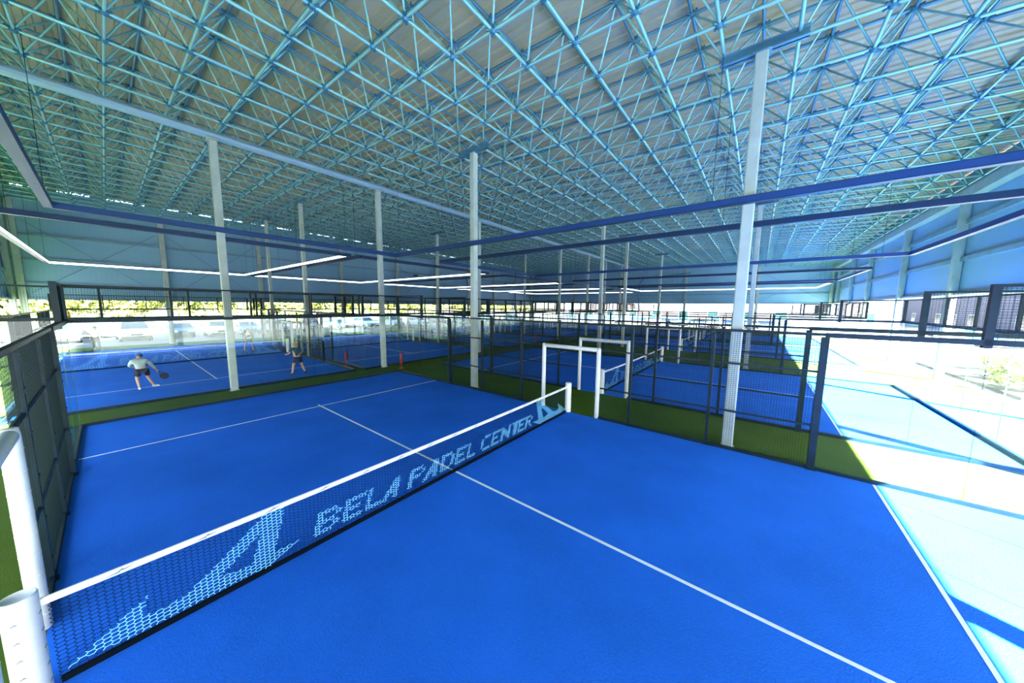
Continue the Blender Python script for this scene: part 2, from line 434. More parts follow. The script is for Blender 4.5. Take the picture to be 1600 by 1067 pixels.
def make_enclosure():
    root = empty('court_enclosure')
    P2, P1, PU = wire_panel(1.94, 2.95), wire_panel(.86, 2.95), wire_panel(1.94, .93)
    GP = pane(2.0, 2.86)
    H = math.pi/2
    XS, YS = 5.04, 10.04                                     # centre line of the frame, just outside the turf
    for s in (-1, 1):
        # end walls
        MB().box((-XS, s*YS-.04, 0), (XS, s*YS+.04, .09)).build('base_rail', DARK, root)
        MB().box((-XS-.05, s*YS-.05, 2.95), (XS+.05, s*YS+.05, 3.05)).build('top_rail', DARK, root)
        MB().box((-XS, s*YS-.03, 3.95), (XS, s*YS+.03, 4.0)).build('upper_rail', DARK, root)
        for k in range(5):
            x = -5.04+k*2.016
            inst('glass_panel', GP, root, (x, s*YS, .09))
            inst('mesh_panel', PU, root, (x+.04, s*YS, 3.04))
        for k in range(6):
            x = -5.04+k*2.016; d = .05 if k in (0, 5) else .03
            MB().box((x-d, s*YS-d, 3.05), (x+d, s*YS+d, 4.0)).build('upper_post', DARK, root)
        # side walls
        for q in (-1, 1):
            ya, yb = (1.0, 10.04) if q > 0 else (-10.04, -1.0)
            MB().box((s*XS-.035, ya, 0), (s*XS+.035, yb, .08)).build('base_rail', DARK, root)
            e = 1.08*q; f = 6.0*q
            for z in (1.0, 2.2): MB().box((s*XS-.02, min(e, f), z-.022), (s*XS+.02, max(e, f), z+.022)).build('mid_rail', DARK, root)
            for y, pm in ((1.1, P1), (2.03, P2), (4.03, P2)):
                inst('mesh_panel', pm, root, (s*XS, y if q > 0 else -y-(.86 if pm is P1 else 1.94), .05), H)
            for y in (2.0, 4.0, 6.0):
                d = .035 if y < 5 else .06
                m = MB().box((s*XS-d, q*y-d, 0), (s*XS+d, q*y+d, 2.95)); m.box((s*XS-d-.03, q*y-d-.03, 0), (s*XS+d+.03, q*y+d+.03, .015))
                for k in range(5): m.box((s*XS-d-.012, q*y-.02, .3+k*.55), (s*XS+d+.012, q*y+.02, .33+k*.55))
                m.build('post', DARK, root)
            for k in range(2): inst('glass_panel', GP, root, (s*XS, 6.04+k*2.0 if q > 0 else -10.04+k*2.0, .09), H)
            MB().box((s*XS-.03, min(8*q, 10*q), 3.95), (s*XS+.03, max(8*q, 10*q), 4.0)).build('upper_rail', DARK, root)
            MB().box((s*XS-.05, 8*q-.05, 2.9), (s*XS+.05, 8*q+.05, 4.0)).build('upper_post', DARK, root)
            inst('mesh_panel', PU, root, (s*XS, 8.05 if q > 0 else -9.99, 3.04), H)
            MB().box((s*XS-.05, min(6*q, 10*q), 2.95), (s*XS+.05, max(6*q, 10*q), 3.05)).build('top_rail', DARK, root)
        MB().box((s*XS-.03, -6, 2.98), (s*XS+.03, 6, 3.04)).build('top_rail', DARK, root)
    return root
def make_doorway():
    """padded doorway, in the x = 0 plane, origin between its feet"""
    r = empty('doorway_frame')
    for y in (-1.0, 1.0):
        m = MB().lathe([(.055, .02), (.068, .03), (.07, 1.1), (.068, 2.18), (.06, 2.27)], (0, y, 0), 14)
        p = m.build('padded_post', PAD, r, smooth=True)
        b = MB()
        for k in range(9): b.lathe([(.0715, .2+k*.23), (.0715, .21+k*.23)], (0, y, 0), 14)
        b.build('pad_strap', TAPE, p)
    MB().lathe([(.05, -.95), (.066, -.93), (.066, .93), (.05, .95)], (0, 0, 2.2), 14, axis='y').build('padded_lintel', PAD, r, smooth=True)
    return r

# --- net with the lettering knotted in lighter cord
def poly_in(p, poly):
    x, y = p; c = False; j = len(poly)-1
    for i in range(len(poly)):
        xi, yi = poly[i]; xj, yj = poly[j]
        if (yi > y) != (yj > y) and x < (xj-xi)*(y-yi)/(yj-yi)+xi: c = not c
        j = i
    return c
GLYPH = {   # strokes on a 4 x 5 cell grid: filled cells, top row first
 'B': ['1110', '1001', '1110', '1001', '1110'], 'E': ['1111', '1000', '1110', '1000', '1111'], 'L': ['1000', '1000', '1000', '1000', '1111'],
 'A': ['0011', '0101', '0101', '1111', '1001'], 'P': ['1110', '1001', '1110', '1000', '1000'], 'D': ['1110', '1001', '1001', '1001', '1110'],
 'C': ['0111', '1000', '1000', '1000', '0111'], 'N': ['1001', '1101', '1111', '1011', '1001'], 'T': ['1111', '0110', '0110', '0110', '0110'],
 'R': ['1110', '1001', '1110', '1010', '1001']}
LETTERS = [('B', -2.76, .35), ('E', -2.36, .33), ('L', -1.99, .27), ('A', -1.72, .34), ('P', -1.2, .36), ('A', -.88, .38), ('D', -.46, .35), ('E', -.06, .31), ('L', .29, .27),
           ('C', .72, .32), ('E', 1.09, .31), ('N', 1.44, .37), ('T', 1.86, .33), ('E', 2.16, .3), ('R', 2.49, .33)]
ZL0, ZL1 = .155, .50
LOGO = [(-4.84, .12), (-4.68, .22), (-4.5, .34), (-4.30, .47), (-4.36, .28), (-4.23, .24), (-4.04, .26), (-3.89, .36), (-3.69, .50), (-3.48, .67), (-3.28, .82), (-3.06, .82), (-3.13, .51),
        (-3.20, .25), (-2.90, .24), (-3.16, .13), (-3.28, .07), (-3.45, .10), (-3.81, .10), (-4.03, .09), (-4.28, .10), (-4.48, .10), (-4.68, .13)]
HOLE = [(-3.34, .58), (-3.39, .39), (-3.46, .22), (-3.74, .27), (-3.55, .42)]
def painted(x, z):
    if ZL0 <= z <= ZL1:
        for ch, x0, wd in LETTERS:
            u = (x - x0 - (z-ZL0)*.30)/wd; v = (ZL1-z)/(ZL1-ZL0)
            if ch == 'A':
                e = .5*v
                if 0 <= u <= 1 and abs(u-.72) < 2:
                    xl = .62*(1-v); xr = .92
                    if xl <= u <= xl+.30 or (v > .12 and xr-.26 <= u <= xr) or (.55 < v < .75 and xl < u < xr): return True
                continue
            if 0 <= u < 1 and 0 <= v < 1 and GLYPH[ch][int(v*5)][int(u*4)] == '1': return True
    for q in (x, -x):
        if q < -2.85 and poly_in((q, z), LOGO) and not poly_in((q, z), HOLE): return True
    return False
def net_mesh(step, r, fine):
    """hexagonal knotted net in the x/z plane"""
    m = MB(); hw, hh = step, step*.84
    def top(x): return .85 - .035*(1-(x/4.86)**2)
    nx = int(9.72/hw); x0 = -4.86
    rows = int(.86/(hh*.5))
    segs = []
    # hexagons: vertical zigzags joined by short flat rungs
    for i in range(nx+1):
        for k in range(rows+1):
            xa = x0+i*hw
            pass
    dz = hh/2
    for i in range(nx):
        xa = x0+i*hw
        for k in range(rows):
            z = .05+k*dz
            if z+dz > top(xa): continue
            odd = (i+k) % 2
            # zigzag leg of column i between rows k and k+1
            xl = xa+hw*(.17 if odd else -.17); xr = xa+hw*(-.17 if odd else .17)
            segs.append((xl, z, xr, z+dz))
            if odd:
                segs.append((xl, z, xa+hw-hw*.17, z))
    for xa, za, xb, zc in segs:
        pm = painted((xa+xb)/2, (za+zc)/2)
        m.tube((xa, 0, za), (xb, 0, zc), r*(1.25 if pm else 1), 4 if fine else 3, 1 if pm else 0, caps=False)
    return m.mesh('netting', [CORD, CORDP])
def swoosh(m, c, s, fn, mi=1):
    """small printed flash"""
    m.prism([(-1.0, -.12), (-.2, .02), (.1, .22), (.22, .1), (1.0, .2), (.2, -.02), (.02, .02), (-.1, -.12)], 1, lambda x, y, t: fn(c[0]+x*s, c[1]+y*s, t), mi)
def make_net(netting):
    r = empty('padel_net')
    inst('netting', netting, r)
    tp = MB(); N = 40
    def top(x): return .905 - .035*(1-(x/4.9)**2)
    prof = [(-.014, -.065), (.014, -.065), (.016, -.01), (.008, 0), (-.008, 0), (-.016, -.01)]; vs = []; fs = []
    for i in range(N+1):
        x = -4.9+9.8*i/N
        for py, pz in prof: vs.append((x, py, top(x)+pz))
    for i in range(N):
        for k in range(6): fs.append((i*6+k, i*6+(k+1) % 6, (i+1)*6+(k+1) % 6, (i+1)*6+k)[::-1])
    tp.add(vs, fs); pr = tp
    for k in range(15):
        x = -4.45+k*.63; swoosh(pr, (x, top(x)-.036), .11, lambda a, b_, t: (a, -.0155-.0012*t, b_), 1)
    tp.build('headband', [TAPE, INK], r)
    hb = MB().box((-4.86, -.012, .012), (4.86, .012, .075)); hb.build('bottom_hem', HEM, r)
    for s in (-1, 1):
        m = MB().lathe([(.06, .005), (.098, .012), (.1, .03), (.1, .985), (.094, 1.0), (.086, 1.0), (.084, .975)], (s*5.0, 0, 0), 24)
        pr = m
        for k in range(5):
            z0 = .12+k*.17
            for a0 in (-math.pi/2, math.pi*.75, 0):
                swoosh(pr, (0, z0), .075, lambda a, b_, t, s=s, a0=a0: (s*5.0+(.1008+.0006*t)*math.cos(a0-.3+a/.1), (.1008+.0006*t)*math.sin(a0-.3+a/.1), b_))
        m.build('net_post', [PAD, INK], r, smooth=True)
    return r

LED_LIT = {'C', 'D', 'H', 'I', 'J', 'G'}
def make_lights(key):
    cx, cy_ = COURTS[key]; lit = key in LED_LIT
    r = empty('court_light', (cx, cy_, 6.0))
    tag(r, ('lit' if lit else 'unlit') + ' rectangular light frame hanging over ' + WHICH[key], 'light', 'light frames over the courts')
    X, Y = 5.05, 10.0
    for ax, s in (('x', -1), ('x', 1), ('y', -1), ('y', 1)):
        if ax == 'x':
            a, c = (s*X-.06, -Y, -.02), (s*X+.06, Y, .11); e0, e1 = (s*(X-.088), -Y+.08, -.02), (s*(X-.06), Y-.08, .11)
        else:
            a, c = (-X+.06, s*Y-.06, -.02), (X-.06, s*Y+.06, .11); e0, e1 = (-X+.08, s*(Y-.088), -.02), (X-.08, s*(Y-.06), .11)
        h = MB().box(a, c)
        if ax == 'x': h.box((s*(X-.092), -Y, -.035), (s*(X+.06), Y, -.02)).box((s*(X-.092), -Y, .11), (s*(X+.06), Y, .125))
        else: h.box((-X+.06, s*(Y-.092), -.035), (X-.06, s*(Y+.06), -.02)).box((-X+.06, s*(Y-.092), .11), (X-.06, s*(Y+.06), .125))
        for k in range(1, 7):
            f = -1+2*k/7
            if ax == 'x': h.box((s*X-.075, f*Y-.05, .06), (s*X+.075, f*Y+.05, .13))
            elif k % 2: h.box((f*X-.05, s*Y-.075, .06), (f*X+.05, s*Y+.075, .13))
        p = h.build('light_bar', HOUSING, r)
        MB().box(e0, e1).build('diffuser', LED_ON if lit else LED_OFF, p)
    for sx in (-1, 1):
        for y in (-9.6, -3.2, 3.2, 9.6):
            y = -5.07+1.347*round((cy_+y*.97+5.07)/1.347)-cy_          # hangs from the nearest lower chord
            MB().tube((sx*X, y, .1), (sx*X, y, zb(cy_+y)-6.02), .006, 4).build('hanger_cable', DARK, r)
    return r

NET_FINE = net_mesh(.050, .0028, True); NET_FAR = net_mesh(.092, .0034, False)
encl = make_enclosure(); turf = make_turf(); door = make_doorway(); netA = make_net(NET_FINE); netF = make_net(NET_FAR)
DOORS = {'A': ('white padded doorway in the right fence of the near court, past the net post', 'white padded doorway at the left edge, in the near court fence by the closest net post'),
         'B': ('white padded doorway in the far side fence of the second court', 'white padded doorway of the second court facing the near court'),
         'E': ('thin white doorway on the far side of the third court', 'white doorway of the third court facing the grass aisle'),
         'G': ('white doorway on the far side of the fourth court of the right row', 'white doorway of the fourth court facing the third court'),
         'C': ('white doorway on the right side of the players court', 'white doorway on the left side of the players court'),
         'D': ('white doorway on the right side of the empty court beside the players', 'white doorway of the empty court facing the players court'),
         'H': ('white doorway on the far side of the third court, parking side row', 'white doorway on the near side of the third court, parking side row'),
         'I': ('white doorway on the far side of the fourth court, parking side row', 'white doorway on the near side of the fourth court, parking side row'),
         'J': ('white doorway on the far side of the last court, parking side row', 'white doorway on the near side of the last court, parking side row')}
first = True
def put(src, used, loc):
    o = src if not used else copy_tree(src)
    o.location = loc; return o
du = False
for k, (cx, cy_) in COURTS.items():
    used = k != 'A'
    tag(put(turf, used, (cx, cy_, .0)), 'blue turf with white lines on ' + WHICH[k], 'court surface', 'blue court surfaces')
    tag(put(encl, used, (cx, cy_, .0)), 'dark steel and glass enclosure around ' + WHICH[k], 'court fence', 'court enclosures')
    for s, lab in zip((1, -1), DOORS[k]):
        tag(put(door, du, (cx+s*5.03, cy_, 0)), lab, 'doorway', 'padded doorways'); du = True
    n = netA if k == 'A' else put(netF, k != 'B', (cx, cy_, .012))
    n.location = (cx, cy_, .012)
    tag(n, 'navy net with pale blue lettering across ' + WHICH[k], 'net', 'padel nets')
    make_lights(k)

# ------------------------------------------------------------------ small things by the courts
def make_extinguisher(x, y, label):
    r = tag(empty('fire_extinguisher', (x, y, 0)), label, 'fire extinguisher', 'fire extinguishers')
    MB().lathe([(.15, 0), (.15, .02), (.03, .03), (.02, .28), (.09, .30)], n=14).build('stand', RED, r)
    MB().lathe([(.055, .3), (.068, .33), (.068, .70), (.04, .80), (.025, .86)], n=16).build('cylinder', RED, r, smooth=True)
    MB().box((-.02, -.02, .86), (.02, .02, .93)).box((-.015, -.12, .93), (.015, .03, .95)).build('valve', BLACK, r)
    m = MB(); pts = [(.02, 0, .9), (.1, 0, .86), (.12, 0, .7), (.11, 0, .5)]
    for a, b_ in zip(pts, pts[1:]): m.tube(a, b_, .013, 6)
    m.tube((.11, 0, .5), (.11, 0, .36), .022, 8); m.build('hose', BLACK, r)
make_extinguisher(3.95, 13.7, 'red fire extinguisher in the gap at the front right corner of the players court')
make_extinguisher(5.6, 10.75, 'red fire extinguisher on the grass behind the far corner of the near court')
make_extinguisher(19.9, 11.3, 'small distant red fire extinguisher on the grass behind the second court')

def make_speaker(x, z, label):
    r = tag(empty('wall_floodlight', (x, Y1-.55, z)), label, 'floodlight', 'floodlights on the parking side wall')
    bevel(MB().box((-.3, -.12, -.2), (.3, .12, .2)).build('lamp_body', TRUSSD, r), .03)
    MB().box((-.25, -.135, -.15), (.25, -.12, .15)).build('lens', LED_OFF, r)
    MB().box((-.03, .1, -.05), (.03, .56, .05)).box((-.34, -.02, -.03), (-.3, .2, .03)).box((.3, -.02, -.03), (.34, .2, .03)).build('bracket', DARK, r)
make_speaker(23.6, 7.7, 'dark box floodlight high on the far left wall, nearer of two')
make_speaker(44.2, 7.7, 'dark box floodlight high on the far left wall, the farther of two')

# ------------------------------------------------------------------ people
SKIN = mat('skin', (.52, .30, .20), .55)
def skin_mesh(name, J, E, material, sub=2):
    """one continuous surface grown round a skeleton; J: name -> ((x, y, z), rx, ry)"""
    keys = list(J); me = bpy.data.meshes.new(name)
    me.from_pydata([J[k][0] for k in keys], [(keys.index(a), keys.index(b_)) for a, b_ in E], [])
    o = bpy.data.objects.new(name+'_grow', me); COL.objects.link(o)
    o.modifiers.new('s', 'SKIN'); sd = o.modifiers.new('d', 'SUBSURF'); sd.levels = sd.render_levels = sub
    for k, v in zip(keys, me.skin_vertices[0].data): v.radius = (J[k][1], J[k][2]); 
    for v in me.skin_vertices[0].data: v.use_root = False
    me.skin_vertices[0].data[0].use_root = True
    dg = bpy.context.evaluated_depsgraph_get(); dg.update()
    out = bpy.data.meshes.new_from_object(o.evaluated_get(dg)); out.name = name
    bpy.data.objects.remove(o); bpy.data.meshes.remove(me)
    out.materials.clear(); out.materials.append(material)
    out.polygons.foreach_set('use_smooth', [True]*len(out.polygons))
    return out
def V(*a): return Vector(a)
def make_person(label, loc, rotz, P, shirt, shorts, shoe, hair, long_sleeve=False, trousers=False, hairlen=.0, scale=1.0):
    """P: joint positions in the person's own frame (x to the right, y forward)"""
    r = tag(empty('person', loc, rotz), label, 'person'); r.scale = (scale,)*3
    g = {k: Vector(v) for k, v in P.items()}
    up = (g['head']-g['neck']).normalized()
    J = {'pelvis': (g['pelvis'], .145, .11), 'belly': (g['pelvis'].lerp(g['chest'], .45), .135, .10), 'chest': (g['chest'], .16, .115),
         'neck': (g['neck'], .055, .055), 'jaw': (g['head']-up*.07, .065, .075), 'head': (g['head']+up*.02, .078, .095), 'crown': (g['head']+up*.105, .055, .065)}
    E = [('pelvis', 'belly'), ('belly', 'chest'), ('chest', 'neck'), ('neck', 'jaw'), ('jaw', 'head'), ('head', 'crown')]
    for s in 'LR':
        sh, el, wr, hd = g['sho'+s], g['elb'+s], g['wri'+s], g['han'+s]
        J.update({'sh'+s: (sh, .062, .062), 'el'+s: (el, .042, .042), 'wr'+s: (wr, .028, .028), 'ha'+s: (hd, .038, .02)})
        E += [('chest', 'sh'+s), ('sh'+s, 'el'+s), ('el'+s, 'wr'+s), ('wr'+s, 'ha'+s)]
        d = (hd-wr).normalized(); side = d.cross(Vector((0, 1, .2))).normalized(); cu = side.cross(d)
        for k in range(4):                                    # fingers, curled
            b0 = hd + side*(-.03+.02*k) + d*.03; b1 = b0 + d*(.035-.004*abs(k-1)) + cu*.012; b2 = b1 + d*.012 + cu*.03
            J.update({f'f{s}{k}a': (b0, .009, .009), f'f{s}{k}b': (b1, .008, .008), f'f{s}{k}c': (b2, .007, .007)})
            E += [('ha'+s, f'f{s}{k}a'), (f'f{s}{k}a', f'f{s}{k}b'), (f'f{s}{k}b', f'f{s}{k}c')]
        t0 = hd + side*.04 - d*.02; t1 = t0 + side*.02 + d*.03 + cu*.02
        J.update({f't{s}a': (t0, .011, .011), f't{s}b': (t1, .009, .009)}); E += [('ha'+s, f't{s}a'), (f't{s}a', f't{s}b')]
        hp, kn, an, toe = g['hip'+s], g['kne'+s], g['ank'+s], g['toe'+s]
        J.update({'hp'+s: (hp, .088, .09), 'th'+s: (hp.lerp(kn, .5), .075, .078), 'kn'+s: (kn, .053, .055), 'ca'+s: (kn.lerp(an, .35), .052, .056), 'an'+s: (an, .034, .036), 'to'+s: (toe, .035, .025)})
        E += [('pelvis', 'hp'+s), ('hp'+s, 'th'+s), ('th'+s, 'kn'+s), ('kn'+s, 'ca'+s), ('ca'+s, 'an'+s), ('an'+s, 'to'+s)]
    body = inst('body', skin_mesh('body', J, E, SKIN), r)
    fwd = Vector(P.get('face', (0, 1, 0))).normalized(); sd = fwd.cross(up).normalized()
    fm = MB(); hc = g['head']+up*.02
    fm.ball(hc+fwd*.098-up*.012, .018, 0, 6, 4, (.8, 1, 1.3))
    fm.ball(hc+sd*.082, .022, 0, 6, 4, (.5, .8, 1.3)); fm.ball(hc-sd*.082, .022, 0, 6, 4, (.5, .8, 1.3)); fm.build('ears_and_nose', SKIN, r, smooth=True)
    em = MB()
    for q in (-1, 1): em.ball(hc+fwd*.088+sd*(.032*q)+up*.012, .011, 0, 6, 4)
    em.tube(hc+fwd*.09-up*.05-sd*.022, hc+fwd*.09-up*.05+sd*.022, .005, 5); em.build('eyes_and_mouth', BLACK, r)
    c = 1.13
    S = {k: (J[k][0], J[k][1]*c, J[k][2]*c) for k in ('pelvis', 'belly', 'chest')}
    S['neck'] = (g['chest'].lerp(g['neck'], .6), .07, .07); SE = [('pelvis', 'belly'), ('belly', 'chest'), ('chest', 'neck')]
    for s in 'LR':
        S['sh'+s] = (g['sho'+s], .084, .084); e = g['sho'+s].lerp(g['elb'+s], .7)
        S['up'+s] = (e, .068, .068) if not long_sleeve else (g['elb'+s], .064, .064)
        SE += [('chest', 'sh'+s), ('sh'+s, 'up'+s)]
        if long_sleeve:
            S['cu'+s] = (g['elb'+s].lerp(g['wri'+s], .92), .046, .046); SE.append(('up'+s, 'cu'+s))
    inst('shirt', skin_mesh('shirt', S, SE, shirt), r)
    S = {'pelvis': (g['pelvis']+(g['chest']-g['pelvis'])*.12, .165, .13)}; SE = []
    for s in 'LR':
        S['hp'+s] = (g['hip'+s], .108, .11); SE.append(('pelvis', 'hp'+s))
        k = g['hip'+s].lerp(g['kne'+s], .72); S['th'+s] = (k, .096, .1); SE.append(('hp'+s, 'th'+s))
        if trousers:
            S['kn'+s] = (g['kne'+s], .075, .078); S['an'+s] = (g['kne'+s].lerp(g['ank'+s], .92), .062, .066); SE += [('th'+s, 'kn'+s), ('kn'+s, 'an'+s)]
    inst('trousers' if trousers else 'shorts', skin_mesh('shorts', S, SE, shorts), r)
    for s in 'LR':
        a, t_ = g['ank'+s], g['toe'+s]; d = (t_-a); d.z = 0; d.normalize()
        S = {'an': (a+V(0, 0, .01), .045, .048), 'he': (V(a.x, a.y, .045)-d*.03, .045, .042), 'mi': (V(a.x, a.y, .042)+d*.08, .048, .04), 'to': (V(a.x, a.y, .035)+d*.17, .042, .03)}
        inst('shoe', skin_mesh('shoe', S, [('an', 'he'), ('he', 'mi'), ('mi', 'to')], shoe), r)
    hb = MB(); hb.ball(hc+up*.03-fwd*.03, .114, 0, 12, 8, (.88, .98, .95))
    if hairlen: hb.tube(hc-fwd*.1+up*.02, hc-fwd*.13-up*hairlen, .035, 8)
    inst('hair', hb.mesh('hair', hair, True), r)
    return r
def make_racket(label, loc, rot, col):
    r = tag(empty('padel_racket', loc), label, 'racket'); r.rotation_euler = rot
    m = MB(); N = 22; vs = []
    for t in (-.019, .019):
        for k in range(N):
            a = 2*math.pi*k/N; vs.append((.13*math.cos(a), t, .36+.145*math.sin(a)))
    m.add(vs, [tuple(range(N)), tuple(range(N, 2*N))[::-1]]+[(k, N+k, N+(k+1) % N, (k+1) % N) for k in range(N)])
    m.tube((-.06, 0, .24), (0, 0, .12), .014, 8).tube((.06, 0, .24), (0, 0, .12), .014, 8)
    bevel(m.build('face', col, r), .006)
    h = MB()
    for i in range(-3, 4):
        for k in range(-3, 4):
            if i*i+k*k < 12: h.tube((i*.03, -.0196, .36+k*.03), (i*.03, .0196, .36+k*.03), .006, 6)
    h.build('drilled_holes', INK, r)
    MB().tube((0, 0, 0), (0, 0, .13), .016, 10).build('grip', BLACK, r)
    return r
CLOTH = lambda n, c: mat(n, c, .9, noise=(8, .12))
M_GREY, M_BLK, M_WHT = CLOTH('grey_jersey', (.36, .42, .42)), CLOTH('black_cloth', (.012, .016, .022)), CLOTH('white_cloth', (.8, .82, .84))
M_NAVY, M_TEAL, M_PINK = CLOTH('navy_cloth', (.01, .02, .07)), CLOTH('teal_cloth', (.015, .07, .11)), CLOTH('salmon_cloth', (.75, .42, .32))
H_DARK, H_BLOND = mat('dark_hair', (.012, .010, .010), .7), mat('blond_hair', (.42, .28, .06), .6)
STAND = dict(pelvis=(0, 0, .93), chest=(0, .01, 1.30), neck=(0, .0, 1.47), head=(0, .02, 1.60), shoL=(-.18, 0, 1.39), shoR=(.18, 0, 1.39), elbL=(-.24, -.03, 1.12), elbR=(.24, -.03, 1.12),
             wriL=(-.25, .06, .89), wriR=(.25, .06, .89), hanL=(-.25, .08, .82), hanR=(.25, .08, .82), hipL=(-.1, 0, .88), hipR=(.1, 0, .88), kneL=(-.12, .03, .48), kneR=(.12, .03, .48),
             ankL=(-.13, -.02, .09), ankR=(.13, -.02, .09), toeL=(-.14, .12, .04), toeR=(.15, .12, .04))
MAN = dict(pelvis=(-.02, -.12, .80), chest=(-.06, .10, 1.10), neck=(-.05, .22, 1.22), head=(-.03, .31, 1.31), shoL=(-.24, .10, 1.15), shoR=(.13, .12, 1.14), elbL=(-.32, .24, .95), elbR=(.28, .12, .92),
           wriL=(-.16, .42, .86), wriR=(.38, .16, .74), hanL=(-.10, .45, .84), hanR=(.41, .17, .67), hipL=(-.12, -.11, .76), hipR=(.09, -.10, .76), kneL=(-.16, -.02, .43), kneR=(.14, .06, .44),
           ankL=(-.13, -.16, .09), ankR=(.27, .14, .09), toeL=(-.12, -.02, .04), toeR=(.44, .18, .04), face=(.0, .95, -.3))
make_person('player bending forward in grey long-sleeved top, black shorts and white shoes, seen from behind', (-3.62, 14.82, .012), 0, MAN, M_GREY, M_BLK, M_WHT, H_DARK, True)
make_racket('black racket held low in the right hand of the bending player', (-3.62+.405, 14.82+.17, .73), (math.radians(180), math.radians(-32), 0), M_BLK)
WOMAN = dict(STAND, pelvis=(.02, -.02, .86), chest=(-.02, .03, 1.20), neck=(-.02, .05, 1.36), head=(-.02, .08, 1.48), shoL=(-.18, .03, 1.29), shoR=(.15, .02, 1.29), elbL=(-.30, .06, 1.08), elbR=(.26, .02, 1.06),
             wriL=(-.36, .22, 1.02), wriR=(.14, .22, 1.0), hanL=(-.38, .28, 1.02), hanR=(.08, .28, 1.0), hipL=(-.08, -.02, .82), hipR=(.12, -.02, .82), kneL=(-.16, .02, .46), kneR=(.22, .04, .45),
             ankL=(-.24, -.03, .09), ankR=(.34, .02, .09), toeL=(-.32, .06, .04), toeR=(.42, .12, .04))
make_person('blond player standing with legs apart in dark top and navy shorts, seen from behind', (1.36, 13.26, .012), 0, WOMAN, M_TEAL, M_NAVY, M_BLK, H_BLOND, hairlen=.16)
make_racket('dark racket held up in the left hand of the blond player', (1.36-.375, 13.26+.29, 1.0), (math.radians(-12), math.radians(-18), 0), M_NAVY)
READY = dict(STAND, elbL=(-.28, .1, 1.1), elbR=(.28, .1, 1.1), wriL=(-.1, .3, 1.05), wriR=(.1, .3, 1.05), hanL=(-.05, .35, 1.05), hanR=(.05, .35, 1.05), ankL=(-.26, 0, .09), ankR=(.26, 0, .09), toeL=(-.32, .13, .04), toeR=(.32, .13, .04), kneL=(-.2, .1, .48), kneR=(.2, .1, .48))
make_person('distant player beyond the net of the players court, in dark shorts', (1.85, 24.3, .012), math.pi, READY, M_NAVY, M_BLK, M_BLK, H_DARK, True)
make_person('person in white top and dark trousers standing behind the end of the players court', (-4.95, 33.2, 0), 2.6, STAND, M_WHT, M_BLK, M_BLK, H_DARK, False, True)
make_person('tiny distant person in a white shirt at the end of the fourth court', (49.6, 6.2, 0), math.pi/2, STAND, M_WHT, M_TEAL, M_BLK, H_DARK, False, True)
make_person('person in a salmon top outside the open sunlit side of the hall', (55.0, -22.1, -.02), .4, STAND, M_PINK, M_NAVY, M_BLK, H_DARK, False, True)

